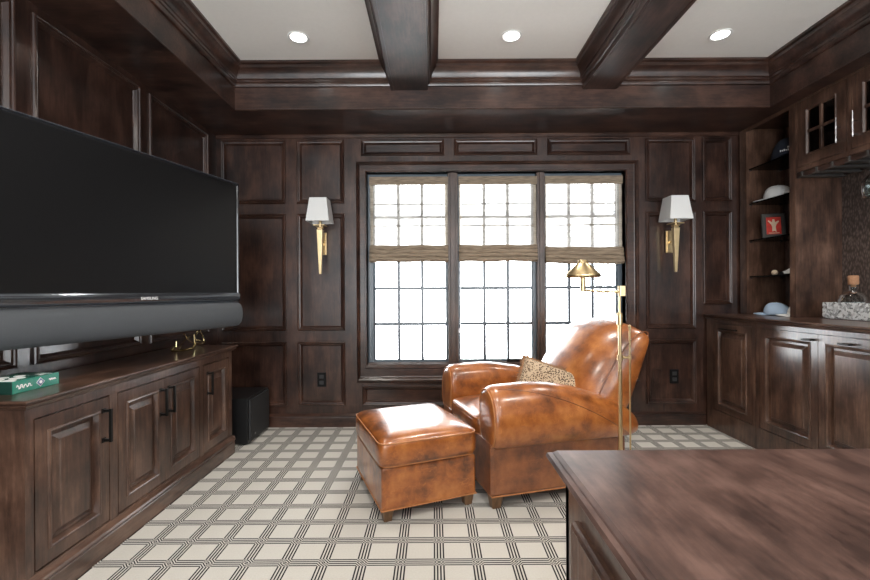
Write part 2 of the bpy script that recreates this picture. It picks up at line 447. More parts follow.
wall_left = struct(wl.build('wall_left', 'wood_z'))
for r in lp_: MB().rings(TL, *r, WP).build('wall_panel', 'wood_z', wall_left)
struct(MB().box(XR, XR + .1, YR - .1, YB + .1, 0, ZC).build('wall_right', 'wood_z'))
RW = [(-1.5, .1, .35, 2.45), (.8, 2.4, .35, 2.45)]
TR = lambda u, n, z: (u, YR + n, z)
wr = struct(MB().holed(TR, XL - .1, XR + .1, 0, ZC, RW, .15).build('wall_rear', 'plaster'))
for i, r in enumerate(RW):
    e = bpy.data.objects.new('window_%d' % (4 + i), None); COL.objects.link(e); e.location = ((r[0] + r[1]) / 2, YR, r[2]); struct(e)
    m = MB().rings(TR, r[0] - .08, r[1] + .08, r[2] - .08, r[3] + .08, [(0, 0), (0, .02), (.08, .02), (.08, -.14)], fill=False)
    m.build('window_frame', 'trim_white', e)
    g = MB()
    for k in (1, 2): x = r[0] + (r[1] - r[0]) * k / 3; g.box(x - .012, x + .012, YR - .10, YR - .08, r[2], r[3])
    for k in (1, 2, 3): z = r[2] + (r[3] - r[2]) * k / 4; g.box(r[0], r[1], YR - .10, YR - .08, z - .012, z + .012)
    g.build('muntin', 'win_frame', e)

# baseboards
BBP = [(0, 0), (.016, 0), (.016, .075), (.014, .082), (.020, .088), (.020, .096), (.010, .104), (0, .108)]
def bb(name, T, u0, u1):
    struct(MB().loft([[T(u, n, z) for n, z in BBP] for u in (u0, u1)]).build(name, 'wood_x'))
bb('baseboard_back', TB, XL, 2.215)
bb('baseboard_left', TL, YR, YB - .016)

# soffit, fascia and crown
SX0, SX1, SY, SZ = -1.403, 2.389, 3.032, 2.393
s = MB().box(XL, SX0, YR, YB, SZ, ZC).box(SX0, SX1, SY, YB, SZ, ZC).box(SX1, XR, YR, YB, SZ, ZC)
for z in (SZ,):
    s.loft([[(SX0 + d, YR, z + q) for d, q in ((0, 0), (.005, .003), (.005, .010), (0, .013))], [(SX0 + d, SY - d, z + q) for d, q in ((0, 0), (.005, .003), (.005, .010), (0, .013))],
            [(SX1 - d, SY - d, z + q) for d, q in ((0, 0), (.005, .003), (.005, .010), (0, .013))], [(SX1 - d, YR, z + q) for d, q in ((0, 0), (.005, .003), (.005, .010), (0, .013))]])
struct(s.build('trim_1', 'beam_x'))
CP = [(0, 2.553), (.012, 2.556), (.016, 2.566), (.016, 2.578), (.023, 2.584), (.023, 2.598), (.030, 2.604), (.034, 2.622), (.046, 2.645), (.060, 2.659), (.066, 2.664), (.066, 2.684), (.08, 2.692), (.08, ZC)]
cr = MB().loft([[(SX0 + d, YR, z) for d, z in CP], [(SX0 + d, SY - d, z) for d, z in CP], [(SX1 - d, SY - d, z) for d, z in CP], [(SX1 - d, YR, z) for d, z in CP]], cap=False, close=False)
o = struct(cr.build('trim_2', 'wood_x')); autosmooth(o, 30)
# small cove where wall meets soffit
struct(MB().loft([[TB(u, n, z) for n, z in ((0, SZ - .028), (.008, SZ - .024), (.016, SZ - .008), (.022, SZ))] for u in (XL, 2.5)], cap=False, close=False).build('trim_3', 'wood_x'))
for k, (a, b) in enumerate(((-.2975, -.035), (1.061, 1.303))):
    m = MB().box(a, b, YR, SY - .002, 2.53, ZC)
    for sx, x in ((-1, a), (1, b)):
        m.loft([[(x + sx * d * .9, yy, z if z > 2.6 else z + .008) for d, z in CP] for yy in (YR, SY - .02)], cap=False, close=False)
        m.box(min(x - sx * .022, x - sx * .014), max(x - sx * .022, x - sx * .014), YR, SY - .004, 2.526, 2.531)
    o = struct(m.build('trim_%d' % (4 + k), 'beam_y')); autosmooth(o, 30)

# downlights
DL = [(-.842, 2.69), (.496, 2.69), (1.81, 2.69), (-.842, .9), (.496, .9), (1.81, .9), (-.842, -.9), (.496, -.9), (1.81, -.9)]
DN = ['recessed white ceiling light nearest the television corner', 'recessed white ceiling light between the two dark beams', 'recessed white ceiling light nearest the glass-door cabinets']
for i, (x, y) in enumerate(DL):
    vis = i < 3
    if vis:
        t = thing('ceiling_light', (x, y, ZC), DN[i], 'ceiling light', 'recessed lights in the ceiling')
        MB().lathe([(.050, 0), (.064, 0), (.066, -.004), (.062, -.007), (.050, -.004), (.048, 0)], (x, y, ZC), 32, cap=False).build('trim_ring', 'trim_white', t, smooth=True)
        MB().lathe([(.001, -.0030), (.049, -.0032), (.049, -.0005), (.001, -.0005)], (x, y, ZC), 32).build('lens', 'emit', t)
    area('downlight', (x, y, ZC - .012), (0, 0, 0), .10, .10, 2.5 if vis else 8, (1, .93, .84), disk=True, spread=90 if vis else 150)

# ------------------------------------------------------------------ window wall
# casing
RO = (-.632, 1.674, .363, 2.167); RI = (OX0, OX1, OZ0, OZ1)
L = []
for t, h in ((0, 0), (0, .020), (.05, .032), (.16, .036), (.24, .030), (.30, .016), (.36, .013), (.78, .013), (.82, .020), (.93, .020), (1, .010), (1, -.18)):
    q = [RO[i] + (RI[i] - RO[i]) * t for i in range(4)]
    L.append([TB(q[0], h, q[2]), TB(q[1], h, q[2]), TB(q[1], h, q[3]), TB(q[0], h, q[3])])
struct(MB().loft(L, cap=False).build('trim_6', 'wood_x'))
YW = 3.58
m = MB()
for a, b in ((.117, .2007), (.853, .920)):
    m.box(a, b, 3.535, 3.66, OZ0, OZ1); m.box(a + .02, b - .02, 3.522, 3.54, OZ0, OZ1)
struct(m.build('trim_7', 'mullion', bevel=.004))
struct(MB().box(OX0, OX1, 3.54, 3.66, OZ0, OZ0 + .012).box(OX0, OX1, 3.515, 3.545, OZ0, OZ0 + .006).build('trim_8', 'mullion'))
SASH = [(-.490, .099, -.55, .117), (.2258, .8155, .2007, .853), (.937, 1.522, .920, 1.573)]
GZ0, GZ1 = .537, 2.022
for i, (g0, g1, f0, f1) in enumerate(SASH):
    e = bpy.data.objects.new('window_%d' % (i + 1), None); COL.objects.link(e); e.location = ((g0 + g1) / 2, YW, OZ0); struct(e)
    TW = lambda u, n, z: (u, YW - n, z)
    MB().rings(TW, f0, f1, OZ0 + .010, OZ1, [(0, -.05), (0, .0), (.018, .0), (.018, -.05)], fill=False).build('frame', 'win_frame', e)
    s_ = MB()
    F = [(f0 + .02, f1 - .02, OZ0 + .014, OZ1 - .02), (g0, g1, GZ0, GZ1)]
    LL = []
    for t, h in ((0, -.03), (0, .006), (.6, .006), (1, -.006), (1, -.03)):
        q = [F[0][j] + (F[1][j] - F[0][j]) * t for j in range(4)]
        LL.append([TW(q[0], h, q[2]), TW(q[1], h, q[2]), TW(q[1], h, q[3]), TW(q[0], h, q[3])])
    s_.loft(LL, cap=False).build('sash', 'win_frame', e)
    mt_ = MB()
    for k in (1, 2):
        x = g0 + (g1 - g0) * k / 3; mt_.box(x - .0125, x + .0125, YW - .002, YW + .024, GZ0, GZ1)
    for k in range(1, 5):
        z = GZ0 + (GZ1 - GZ0) * k / 5; mt_.box(g0, g1, YW, YW + .022, z - .0125, z + .0125)
    mt_.build('muntin', 'win_frame', e)
    MB().box(g0, g1, YW + .010, YW + .014, GZ0, GZ1).build('pane', 'pane', e)
    if i == 1:
        MB().box(g0 - .022, g0 - .010, YW - .022, YW - .006, .76, .80).tube([(g0 - .016, YW - .02, .79), (g0 - .012, YW - .035, .80), (g0 - .006, YW - .04, .83)], .005).build('latch', 'steel', e)
        MB().box(.60, .72, YW - .03, YW - .006, OZ0 + .012, OZ0 + .03).tube([(.62, YW - .03, OZ0 + .03), (.66, YW - .045, OZ0 + .035), (.74, YW - .04, OZ0 + .033)], .006).build('crank_handle', 'black_metal', e)
    YS = 3.532
SH = [(-.523, .117, 0), (.210, .849, 0), (.923, 1.556, .018)]
SN = ['woven roman shade on the left window above the armchair side of the television',
      'woven roman shade on the middle one of three windows',
      'woven roman shade on the right window, above the brass floor lamp']
SN[0] = 'woven roman shade on the left window, nearest the television'
for i, (a, b, dz) in enumerate(SH):
    t = thing('roman_shade', ((a + b) / 2, YS, 1.35), SN[i], 'window shade', 'half-lowered roman shades')
    MB().box(a - .004, b + .004, YS - .012, YS + .004, 1.984, 2.050).build('valance', 'woven_dense', t, bevel=.003)
    n_ = 40; rows = []
    zz = [1.984 - (1.984 - (1.47 - dz)) * k / n_ for k in range(n_ + 1)]
    rows = [[(a + .022 + (b - a - .044) * j / 12, YS + .006 + .003 * sin(k * .8) + .002 * sin(j * 1.1 + i), z) for j in range(13)] for k, z in enumerate(zz)]
    MB().loft(rows, cap=False, close=False).build('fabric', 'woven', t, smooth=True)
    for q0, q1 in ((a, a + .024), (b - .024, b)):
        MB().loft([[(q0 + (q1 - q0) * j / 2, YS + .004 + .003 * sin(k * .8), z) for j in range(3)] for k, z in enumerate(zz)], cap=False, close=False).build('side_hem', 'woven_hem', t, smooth=True)
    rb = MB()
    for zr in (1.826, 1.648): rb.box(a + .02, b - .02, YS + .008, YS + .013, zr - .005, zr + .005)
    rb.build('rib', 'woven_hem', t)
    # gathered folds
    for k in range(4):
        z0 = 1.487 - dz - .032 * k; h = .043; dep = .016 + .007 * k; fl = MB(); rg = []
        for j in range(15):
            x = a - .003 + (b - a + .006) * j / 14; wv = .003 * sin(j * .9 + k * 1.7 + i) - dz * .4 * (j / 14)
            rg.append([(x, YS - .006 - dep + dep * 1.6 * q, z0 - p + wv) for p, q in ((0, .8), (.001, .5), (.010, .15), (.022, 0), (h - .008, .12), (h, .45), (h - .006, .8), (.02, .85))])
        fl.loft(rg).build('fold', 'woven_dense', t, smooth=True)
    MB().tube([(b - .05, YS - .016, 1.98), (b - .05, YS - .012, 1.47)], .0015, 6).build('cord', 'whitecloth', t)

# bare trees far outside the right window
def tree(x, y, h, label, seed):
    random.seed(seed)
    t = thing('bare_tree', (x, y, -1.0), label, 'tree', 'bare trees outside')
    br = MB(); tr = MB()
    def grow(p, d, r, L_, lv):
        q = p + d * L_
        (tr if lv == 0 else br).tube([p, (p + q) / 2 + Vector((random.uniform(-.05, .05), 0, random.uniform(-.05, .05))) * L_, q], [r, r * .8, r * .62], 5)
        if lv > 5: return
        for k in range(3 if lv < 4 else 2):
            nd = (d + Vector((random.uniform(-1, 1), random.uniform(-.8, .8), random.uniform(-.3, .7))) * .75).normalized()
            grow(p + d * L_ * random.uniform(.6, 1), nd, r * .6, L_ * random.uniform(.62, .8), lv + 1)
    grow(Vector((x, y, -1.0)), Vector((0, 0, 1)), .10, h * .34, 0)
    tr.build('trunk', 'bark', t); br.build('branches', 'bark', t)
tree(4.6, 11.5, 6.2, 'bare tree outdoors seen through the top of the right window shade', 3)

# outlets
for x, z, lab, n_ in ((-.928, .385, 'black wall outlet below the left sconce', 0), (1.972, .395, 'black wall outlet below the right sconce', 1)):
    t = thing('wall_outlet', (x, YB + .012, z - .06), lab, 'outlet', 'black wall outlets')
    MB().box(x - .036, x + .036, YB + .004, YB + .012, z - .058, z + .058).build('cover_plate', 'outlet_black', t, bevel=.003)
    for dz in (-.024, .024):
        MB().box(x - .018, x + .018, YB + .000, YB + .005, z + dz - .015, z + dz + .015).build('socket', 'grille', t, bevel=.003)
tag(MB().box(1.80, 1.868, YB + .005, YB + .012, .34, .455).build('wall_plate', 'wood_z', bevel=.002), 'blank brown wall plate left of the outlet under the right sconce', 'wall plate')

# ------------------------------------------------------------------ sconces
def sconce(x, lab):
    Y = 3.41; t = thing('wall_sconce', (x, YB - .012, 1.25), lab, 'wall lamp', 'brass wall sconces')
    MB().box(x - .028, x + .028, YB - .018, YB + .0, 1.408, 1.590).box(x - .022, x + .022, YB - .024, YB - .016, 1.414, 1.584).build('backplate', 'brass', t, bevel=.002)
    MB().box(x - .010, x + .010, Y, YB - .015, 1.484, 1.504).build('arm', 'brass', t, bevel=.002)
    def sq(r, z): return [(x - r, Y - r, z), (x + r, Y - r, z), (x + r, Y + r, z), (x - r, Y + r, z)]
    MB().loft([sq(.008, 1.248), sq(.009, 1.256), sq(.017, 1.45), sq(.022, 1.585), sq(.024, 1.60), sq(.017, 1.604), sq(.017, 1.612), sq(.024, 1.616), sq(.024, 1.622)]).build('torch_stem', 'brass', t, bevel=.0015)
    MB().box(x - .045, x + .045, Y - .045, Y + .045, 1.630, 1.637).lathe([(.012, 1.622), (.012, 1.72)], (x, Y, 0), 12).build('drip_plate', 'brass', t)
    a, b = .090, .066; s_ = MB()
    s_.loft([sq(a, 1.660), sq(b, 1.846), sq(b - .003, 1.846), sq(a - .003, 1.660), sq(a, 1.660)], cap=False)
    s_.build('lamp_shade', 'shade', t)
    MB().tube([(x - b, Y, 1.84), (x + b, Y, 1.84)], .002, 6).tube([(x, Y, 1.72), (x, Y, 1.84)], .003, 6).build('shade_spider', 'brass', t)
sconce(-.904, 'brass torch wall sconce with white square shade, left of the window')
sconce(1.927, 'brass torch wall sconce with white square shade, right of the window')

# ------------------------------------------------------------------ cabinet doors and pulls
DP = [(0, -.02), (0, 0), (.048, 0), (.050, .005), (.055, .0075), (.060, .005), (.063, -.004), (.067, -.015), (.080, -.015), (.100, -.003), (.103, .0015), (.107, .0015)]
def door(T, u0, u1, z0, z1, parent, mat='cab_z', prof=DP):
    return MB().rings(T, u0, u1, z0, z1, prof).build('door', mat, parent)
def sub_parent(o, parent): o.parent = parent; return o
# media cabinet, left
MX = -1.40
TM = lambda u, n, z: (MX + n, u, z)
Y0, Y1, MZ = 1.465, 2.955, .705
mc = thing('media_cabinet', ((XL + MX) / 2, (Y0 + Y1) / 2, 0), 'long dark walnut media cabinet under the television on the left', 'cabinet')
drs = [(1.498, 1.838), (1.894, 2.219), (2.221, 2.545), (2.594, 2.907)]
holes = [(1.493, 1.843, .125, .665), (1.889, 2.550, .125, .665), (2.589, 2.912, .125, .665)]
MB().holed(TM, Y0, Y1, 0, MZ, holes, .022).build('face_frame', 'cab_z', mc)
MB().box(XL + .022, MX - .022, Y0, Y1, 0, MZ).build('body', 'cab_z', mc)
MB().box(XL + .024, MX + .0, Y0 - .004, Y0 + .001, 0.0, MZ).build('end_panel', 'cab_z', mc)
BP2 = [(0, 0), (.016, 0), (.016, .075), (.013, .080), (.019, .085), (.025, .092), (.026, .098), (.022, .105), (.012, .110), (.008, .113), (0, .120)]
MB().loft([[TM(u, n, z) for n, z in BP2] for u in (Y0 - .003, Y1)]).loft([[(x, Y1 + n * .5, z) for n, z in BP2] for x in (XL + .024, MX + .016)]).build('plinth', 'cab_y', mc)
EP = [(0, .0), (.010, .0), (.014, .005), (.020, .008), (.024, .016), (.020, .022), (.028, .024), (.032, .030), (.030, .034), (.026, .036)]
def slab(x0, x1, y0, y1, z0, offs, mat, name, parent, prof=EP):
    """moulded-edge top; offs = which sides (x0,x1,y0,y1) carry the profile"""
    L_ = []
    for d, z in prof:
        L_.append([(x0 - d * offs[0], y0 - d * offs[2], z0 + z), (x1 + d * offs[1], y0 - d * offs[2], z0 + z), (x1 + d * offs[1], y1 + d * offs[3], z0 + z), (x0 - d * offs[0], y1 + d * offs[3], z0 + z)])
    return MB().loft(L_).build(name, mat, parent)
slab(XL + .024, MX, Y0, Y1, MZ, (0, 1, 1, 1), 'cab_y', 'cabinet_top', mc)
def bar_pull(T, u, z0, z1, parent, horizontal=False, L_=None, mat='black_metal', off=.032, r=.0055):
    m_ = MB()
    if not horizontal:
        m_.box(u - r, u + r, off - r, off + r, z0, z1, T)
        for z in (z0 + .008, z1 - .008): m_.box(u - r, u + r, 0, off, z - r, z + r, T); m_.box(u - r * 1.8, u + r * 1.8, 0, .004, z - r * 1.8, z + r * 1.8, T)
    else:
        m_.box(u - L_ / 2, u + L_ / 2, off - r, off + r, z0 - r, z0 + r, T)
        for q in (u - L_ / 2 + .01, u + L_ / 2 - .01): m_.box(q - r, q + r, 0, off, z0 - r, z0 + r, T)
    return m_.build('handle', mat, parent, bevel=.001)
hu = [1.838 - .03, 2.219 - .032, 2.221 + .032, 2.594 + .045]
for (a, b), u in zip(drs, hu):
    d = door(TM, a, b, .13, .66, mc)
    h = bar_pull(TM, u, .475, .615, mc); h.parent = d; h.location = (0, 0, 0)

# ------------------------------------------------------------------ base cabinets, right
BX = 2.224
TG = lambda u, n, z: (BX - n, u, z)
def base_unit(y0, y1, doors, label, pulls):
    t = thing('base_cabinet', ((BX + XR) / 2, (y0 + y1) / 2, 0), label, 'cabinet', 'built-in base cabinets')
    hs = [(min(d[0] for d in doors) - .004, max(d[1] for d in doors) + .004, .155, .844)]
    MB().holed(TG, y0, y1, 0, .872, hs, .022).build('face_frame', 'cab_z', t)
    MB().box(BX + .022, XR - .002, y0, y1, 0, .872).build('body', 'cab_z', t)
    for (a, b), (pu, pl) in zip(doors, pulls):
        d = door(TG, a, b, .16, .84, t)
        h = bar_pull(TG, pu, .815 - .01, 0, t, True, pl, off=.026, r=.005); h.parent = d
G = 'built-in walnut base cabinet '
base_unit(2.965, 3.495, [(3.0, 3.406)], G + 'with one door, in the corner below the cap shelves', [(3.22, .17)])
base_unit(2.005, 2.962, [(2.483, 2.928), (2.035, 2.480)], G + 'with two doors, below the crystal tray', [(2.53, .065), (2.30, .065)])
base_unit(1.05, 2.002, [(1.53, 1.972), (1.082, 1.527)], G + 'beside the desk, furthest from the window', [(1.58, .065), (1.34, .065)])
ct = slab(BX, XR - .002, 1.05, YB - .022, .872, (1, 0, 1, 0), 'cab_y', 'countertop', None)
tag(ct, 'long dark walnut countertop running under the cap shelves and bar', 'countertop')
CT = .908

# ------------------------------------------------------------------ display tower with glass shelves
TX = 2.50
TT = lambda u, n, z: (TX - n, u, z)
tw = thing('display_shelf_unit', ((TX + XR) / 2, 3.24, CT), 'tall open walnut niche with glass shelves of caps, right corner', 'shelf unit')
MB().holed(TT, 2.955, 3.492, CT, 2.39, [(3.006, 3.419, CT + .001, 2.365)], .02).build('face_frame', 'cab_z', tw)
MB().box(TX + .02, XR - .002, 2.955, 2.975, CT, 2.39).build('side_panel', 'cab_z', tw)
MB().box(TX + .02, XR - .002, 3.425, 3.492, CT, 2.39).build('side_panel', 'cab_z', tw)
MB().box(XR - .02, XR - .002, 2.975, 3.425, CT, 2.39).build('back_panel', 'cab_z', tw)
for z in (2.067, 1.790, 1.498, 1.211):
    sh = MB().box(TX + .022, XR - .022, 2.977, 3.423, z - .010, z).build('shelf', 'darkglass', tw)
    for px_ in (TX + .03, XR - .06):
        for yy in (3.415, 2.985):
            p = MB().lathe([(.0045, -.012), (.0045, .012)], (0, 0, 0), 10, T=lambda x, y, q: (px_ + x, yy + q, z - .016 + y)).build('shelf_pin', 'steel', tw)
            p.parent = sh

# wallcovering behind the bar
struct(MB().box(XR - .012, XR, 1.05, 2.954, CT, 1.90).build('trim_9', 'croc'))

# ------------------------------------------------------------------ upper cabinets
def upper(y0, y1, dr, label, hy):
    t = thing('wall_cabinet', ((TX + XR) / 2, (y0 + y1) / 2, 1.905), label, 'cabinet', 'glass-door wall cabinets')
    MB().holed(TT, y0, y1, 1.905, 2.392, [(dr[0] - .003, dr[1] + .003, 1.937, 2.381)], .02).build('face_frame', 'cab_z', t)
    b_ = MB().box(TX + .02, XR - .013, y0, y0 + .018, 1.905, 2.392).box(TX + .02, XR - .013, y1 - .018, y1, 1.905, 2.392)
    b_.box(TX + .02, XR - .013, y0, y1, 1.905, 1.925).box(XR - .02, XR - .013, y0, y1, 1.925, 2.392)
    b_.build('body', 'wood_z', t)
    a, b = dr
    d = MB().rings(TT, a, b, 1.94, 2.378, [(0, -.02), (0, 0), (.062, 0), (.064, .005), (.070, .005), (.076, -.006), (.076, -.02)], fill=False).build('door', 'cab_z', t)
    g0, g1, z0, z1 = a + .076, b - .076, 2.016, 2.302
    g = MB().box((g0 + g1) / 2 - .009, (g0 + g1) / 2 + .009, -.014, .001, z0, z1, TT).box(g0, g1, -.014, .001, (z0 + z1) / 2 - .009, (z0 + z1) / 2 + .009, TT).build('muntin', 'cab_z', t, bevel=.003); g.parent = d
    g = MB().box(g0, g1, -.016, -.013, z0, z1, TT).build('glass', 'darkglass', t); g.parent = d
    m_ = MB()
    m_.lathe([(.0045, 2.0), (.0045, 2.155)], (TX - .030, hy, 0), 10)
    for z in (2.015, 2.095): m_.tube([(TX, hy, z), (TX - .034, hy, z)], .004, 8).lathe([(.0075, -.0075), (.0075, .0075)], (TX - .030, hy, z), 10)
    g = m_.build('handle', 'steel', t, smooth=False); g.parent = d
upper(2.572, 2.954, (2.590, 2.935), 'upper walnut cabinet with four-pane glass door, beside the cap shelves', 2.625)
upper(2.19, 2.570, (2.21, 2.556), 'upper walnut cabinet with glass door cut by the right picture edge', 2.520)
rk = thing('stemware_rack', (2.66, 2.57, 1.903), 'dark stemware rack under the glass-door upper cabinets', 'glass rack')
MB().box(TX + .005, TX + .022, 2.19, 2.952, 1.868, 1.903).box(XR - .05, XR - .03, 2.19, 2.952, 1.875, 1.903).build('rail_board', 'wood_y', rk)
for k in range(7):
    y = 2.245 + k * .11
    MB().box(TX - .002, XR - .05, y - .006, y + .006, 1.874, 1.903).box(TX - .004, XR - .05, y - .022, y + .022, 1.866, 1.873).build('glass_rail', 'frame_grey', rk)
# hanging wine glass
gx, gy = 2.63, 2.575
tag(MB().lathe([(.034, 1.874), (.034, 1.8755), (.006, 1.871), (.0035, 1.862), (.0032, 1.80), (.006, 1.792), (.022, 1.780), (.038, 1.752), (.043, 1.722), (.041, 1.690), (.034, 1.650), (.033, 1.650), (.040, 1.690), (.042, 1.722), (.037, 1.751), (.021, 1.778), (.001, 1.787)], (gx, gy, 0), 28, cap=False).build('wine_glass', 'clearglass', smooth=True), 'clear wine glass hanging upside down from the rack', 'wine glass')

# ------------------------------------------------------------------ bar things
tray = thing('crystal_tray', (2.685, 2.62, CT), 'cut crystal tray on the countertop under the wall cabinet', 'tray')
tm = MB(); tx0, tx1, ty0, ty1 = 2.575, 2.80, 2.40, 2.84
tm.loft([[(tx0 + i, ty0 + i, CT + z), (tx1 - i, ty0 + i, CT + z), (tx1 - i, ty1 - i, CT + z), (tx0 + i, ty1 - i, CT + z)] for i, z in ((.006, .006), (0, .02), (0, .108), (.008, .110), (.010, .10), (.012, .018))])
tm.build('tray_body', 'crystal', tray, bevel=.003)
MB().box(tx0 - .01, tx1 + .01, ty0 - .01, ty1 + .01, CT, CT + .006).build('tray_base', 'steel', tray)
dc = thing('decanter', (2.69, 2.745, CT + .018), 'round glass decanter with cork stopper standing in the crystal tray', 'decanter')
dz_ = CT + .018
MB().lathe([(.001, 0), (.070, 0), (.078, .01), (.080, .06), (.078, .10), (.068, .135), (.045, .155), (.022, .163), (.019, .168), (.020, .20), (.023, .205)], (2.69, 2.745, dz_), 32, cap=False).build('glass_body', 'clearglass', dc, smooth=True)
MB().lathe([(.001, .19), (.018, .19), (.019, .205), (.024, .206), (.027, .215), (.027, .258), (.024, .264), (.001, .265)], (2.69, 2.745, dz_), 24).build('stopper', 'cork', dc, smooth=True)

# caps
def cap(x, y, z, rz, mat, label, s=1.0, group='caps on the glass shelves', brim_mat=None, text=False):
    t = thing('baseball_cap', (x, y, z), label, 'cap', group, rz)
    n1, n2 = 28, 9; rings = []
    for i in range(n2 + 1):
        ph = (pi / 2) * i / n2
        ring = []
        for k in range(n1):
            th = 2 * pi * k / n1
            r = cos(ph) ** .75 if i < n2 else .02
            ring.append((.098 * s * r * cos(th) + .008 * sin(ph), .080 * s * r * sin(th), ((.100 if not text else .125) * s * sin(ph)) * (1 + .10 * cos(th) * cos(ph)) + .004))
        rings.append(ring)
    MB().loft(rings, cap=True).build('crown', mat, t, smooth=True, local=True)
    br = []
    for i in range(9):
        u = -1 + 2 * i / 8
        yy = .076 * s * u
        xi = .092 * s * math.sqrt(max(0, 1 - (yy / (.082 * s)) ** 2))
        xo = xi + .078 * s * (1 - abs(u) ** 2.6) + .004
        zz = .016 - .016 * u * u
        br.append([(xi - .006, yy, zz + .004), ((xi + xo) / 2, yy, zz + .004 - .003), (xo, yy, zz - .006 + .002), (xo, yy, zz - .008), ((xi + xo) / 2, yy, zz - .003), (xi - .006, yy, zz)])
    MB().loft([[(p[0], p[1], max(p[2], .001)) for p in r] for r in br]).build('brim', brim_mat or mat, t, smooth=True, local=True)
    MB().lathe([(.001, (.103 if not text else .128) * s), (.006, (.103 if not text else .128) * s), (.005, (.107 if not text else .132) * s), (.001, (.108 if not text else .133) * s)], (.008, 0, 0), 10).build('button', brim_mat or mat, t, local=True)
    return t
A = R(135)
c1 = cap(2.65, 3.20, 2.067, R(232), 'navy', 'dark navy cap with white lettering on the top glass shelf', 1.25, text=True)
tl = MB()
random.seed(5)
for k in range(9):
    th = R(-26 + k * 6.5); r_ = .122
    x, y = r_ * cos(th), r_ * .82 * sin(th)
    tl.box(x - .001, x + .0015, y - .0035, y + .0035, .045, .045 + random.choice((.008, .011, .014)))
tl.box(.114, .1215, -.006, .006, .066, .078)
tl.build('lettering', 'white_print', c1, local=True)
cap(2.62, 3.245, 1.790, R(118), 'whitecloth', 'white cap with black under-brim, left one on the second shelf', 1.0, brim_mat='whitecloth')
cap(2.66, 3.06, 1.790, R(175), 'whitecloth', 'white cap at the right of the second glass shelf, half hidden', .8)
cap(2.61, 3.25, CT, R(120), 'bluecloth', 'pale blue cap on the countertop below the shelves', .92)
cap(2.63, 3.060, CT, R(150), 'whitecloth', 'white cap on the countertop beside the pale blue cap', .85)
# picture frame
pf = thing('picture_frame', (2.605, 3.27, 1.498), 'small pewter picture frame with red picture on the third shelf', 'picture frame', rz=R(-18))
lean = lambda x, y, z: (x, y + z * .12, z)
MB().rings(lambda u, n, z: lean(u, -n, z), -.075, .075, .002, .19, [(0, -.014), (0, 0), (.006, .005), (.024, .004), (.028, -.004)], fill=True).build('frame', 'frame_grey', pf, local=True)
MB().box(-.048, .048, .0032, .005, .030, .162, lean).build('picture', 'red', pf, local=True)
MB().loft([[lean(x, yy, z) for x, z in ((-.012, .05), (.004, .055), (.016, .045), (.012, .085), (.018, .105), (.036, .128), (.030, .134), (.010, .122), (.006, .146), (-.006, .146), (-.010, .122), (-.032, .140), (-.037, .133), (-.016, .105), (-.010, .085))] for yy in (.0024, .0034)]).box(-.034, .034, .002, .0032, .036, .041, lean).build('picture_figure', 'cream', pf, local=True)
# golf ball and toy car
tag(superell((2.60, 3.265, 1.211 + .0215), (.0213, .0213, .0213), 1, 1, 24, 14).build('golf_ball', 'cream', smooth=True), 'cream golf ball beside the toy car on the fourth shelf', 'ball')
tc_ = thing('toy_car', (2.61, 3.14, 1.211), 'small white toy race car on the fourth glass shelf', 'toy car', rz=R(100))
MB().loft([[(x, -w_, z0), (x, w_, z0), (x, w_ * .8, z1), (x, -w_ * .8, z1)] for x, w_, z0, z1 in ((-.06, .018, .012, .03), (-.03, .022, .010, .036), (-.01, .022, .010, .046), (.015, .02, .010, .034), (.055, .014, .010, .022), (.07, .008, .011, .016))]).build('car_body', 'whitecloth', tc_, smooth=False, bevel=.002, local=True)
MB().box(-.066, -.052, -.024, .024, .040, .046).box(-.062, -.056, -.002, .002, .025, .042).build('spoiler', 'red', tc_, local=True)
for x in (-.04, .04):
    for y in (-.024, .024):
        MB().lathe([(.001, -.005), (.012, -.005), (.012, .005), (.001, .005)], (0, 0, 0), 14, T=lambda a_, b_, q: (x + a_, y + q, .012 + b_)).build('wheel', 'black', tc_, local=True)

# ------------------------------------------------------------------ subwoofer
sw = thing('subwoofer', (-1.51, 3.28, 0), 'black cube subwoofer on the carpet behind the media cabinet', 'speaker')
MB().box(-1.72, -1.349, 3.085, 3.47, .012, .338).build('enclosure', 'black', sw, bevel=.004)
MB().box(-1.349, -1.335, 3.10, 3.455, .03, .325).build('grille', 'grille', sw, bevel=.004)
MB().lathe([(.001, 0), (.007, 0), (.007, .002), (.001, .002)], (0, 0, 0), 12, T=lambda x, y, z: (-1.335 + z, 3.18 + x, .06 + y)).build('badge', 'steel', sw)
for x in (-1.69, -1.38):
    for y in (3.11, 3.44): MB().lathe([(.014, 0), (.014, .014)], (x, y, 0), 12).build('foot', 'black', sw)

# ------------------------------------------------------------------ television (turned towards the room)
tvd = Vector((-.355, -1.147, 0)).normalized()      # from right end to left end
ta = math.atan2(-tvd.y, -tvd.x)                     # local +x runs left end -> right end
W_ = 1.30
tp = Vector((-1.243, 2.727, 0)) + tvd * W_
tv = thing('television', (tp.x, tp.y, 1.05), 'large black flat television turned out from the left wall', 'television', rz=ta)
MB().box(0, W_, 0.004, .045, 0.0, .745).build('housing', 'black', tv, bevel=.004, local=True)
TVF = lambda u, n, z: (u, .004 - n, z)
MB().rings(TVF, 0, W_, 0, .745, [(0, -.01), (0, .006), (.003, .010), (.012, .010), (.016, .004), (.016, .0)], fill=False).build('bezel', 'tv_bezel', tv, local=True)
MB().rings(TVF, -.003, W_ + .003, -.003, .748, [(0, -.014), (0, .004), (.004, .004), (.004, -.014)], fill=False).build('edge_strip', 'chrome_edge', tv, local=True)
MB().rings(TVF, .016, W_ - .016, .055, .729, [(0, .0), (0, .003), (.001, .003)]).build('screen', 'tv_screen', tv, local=True)
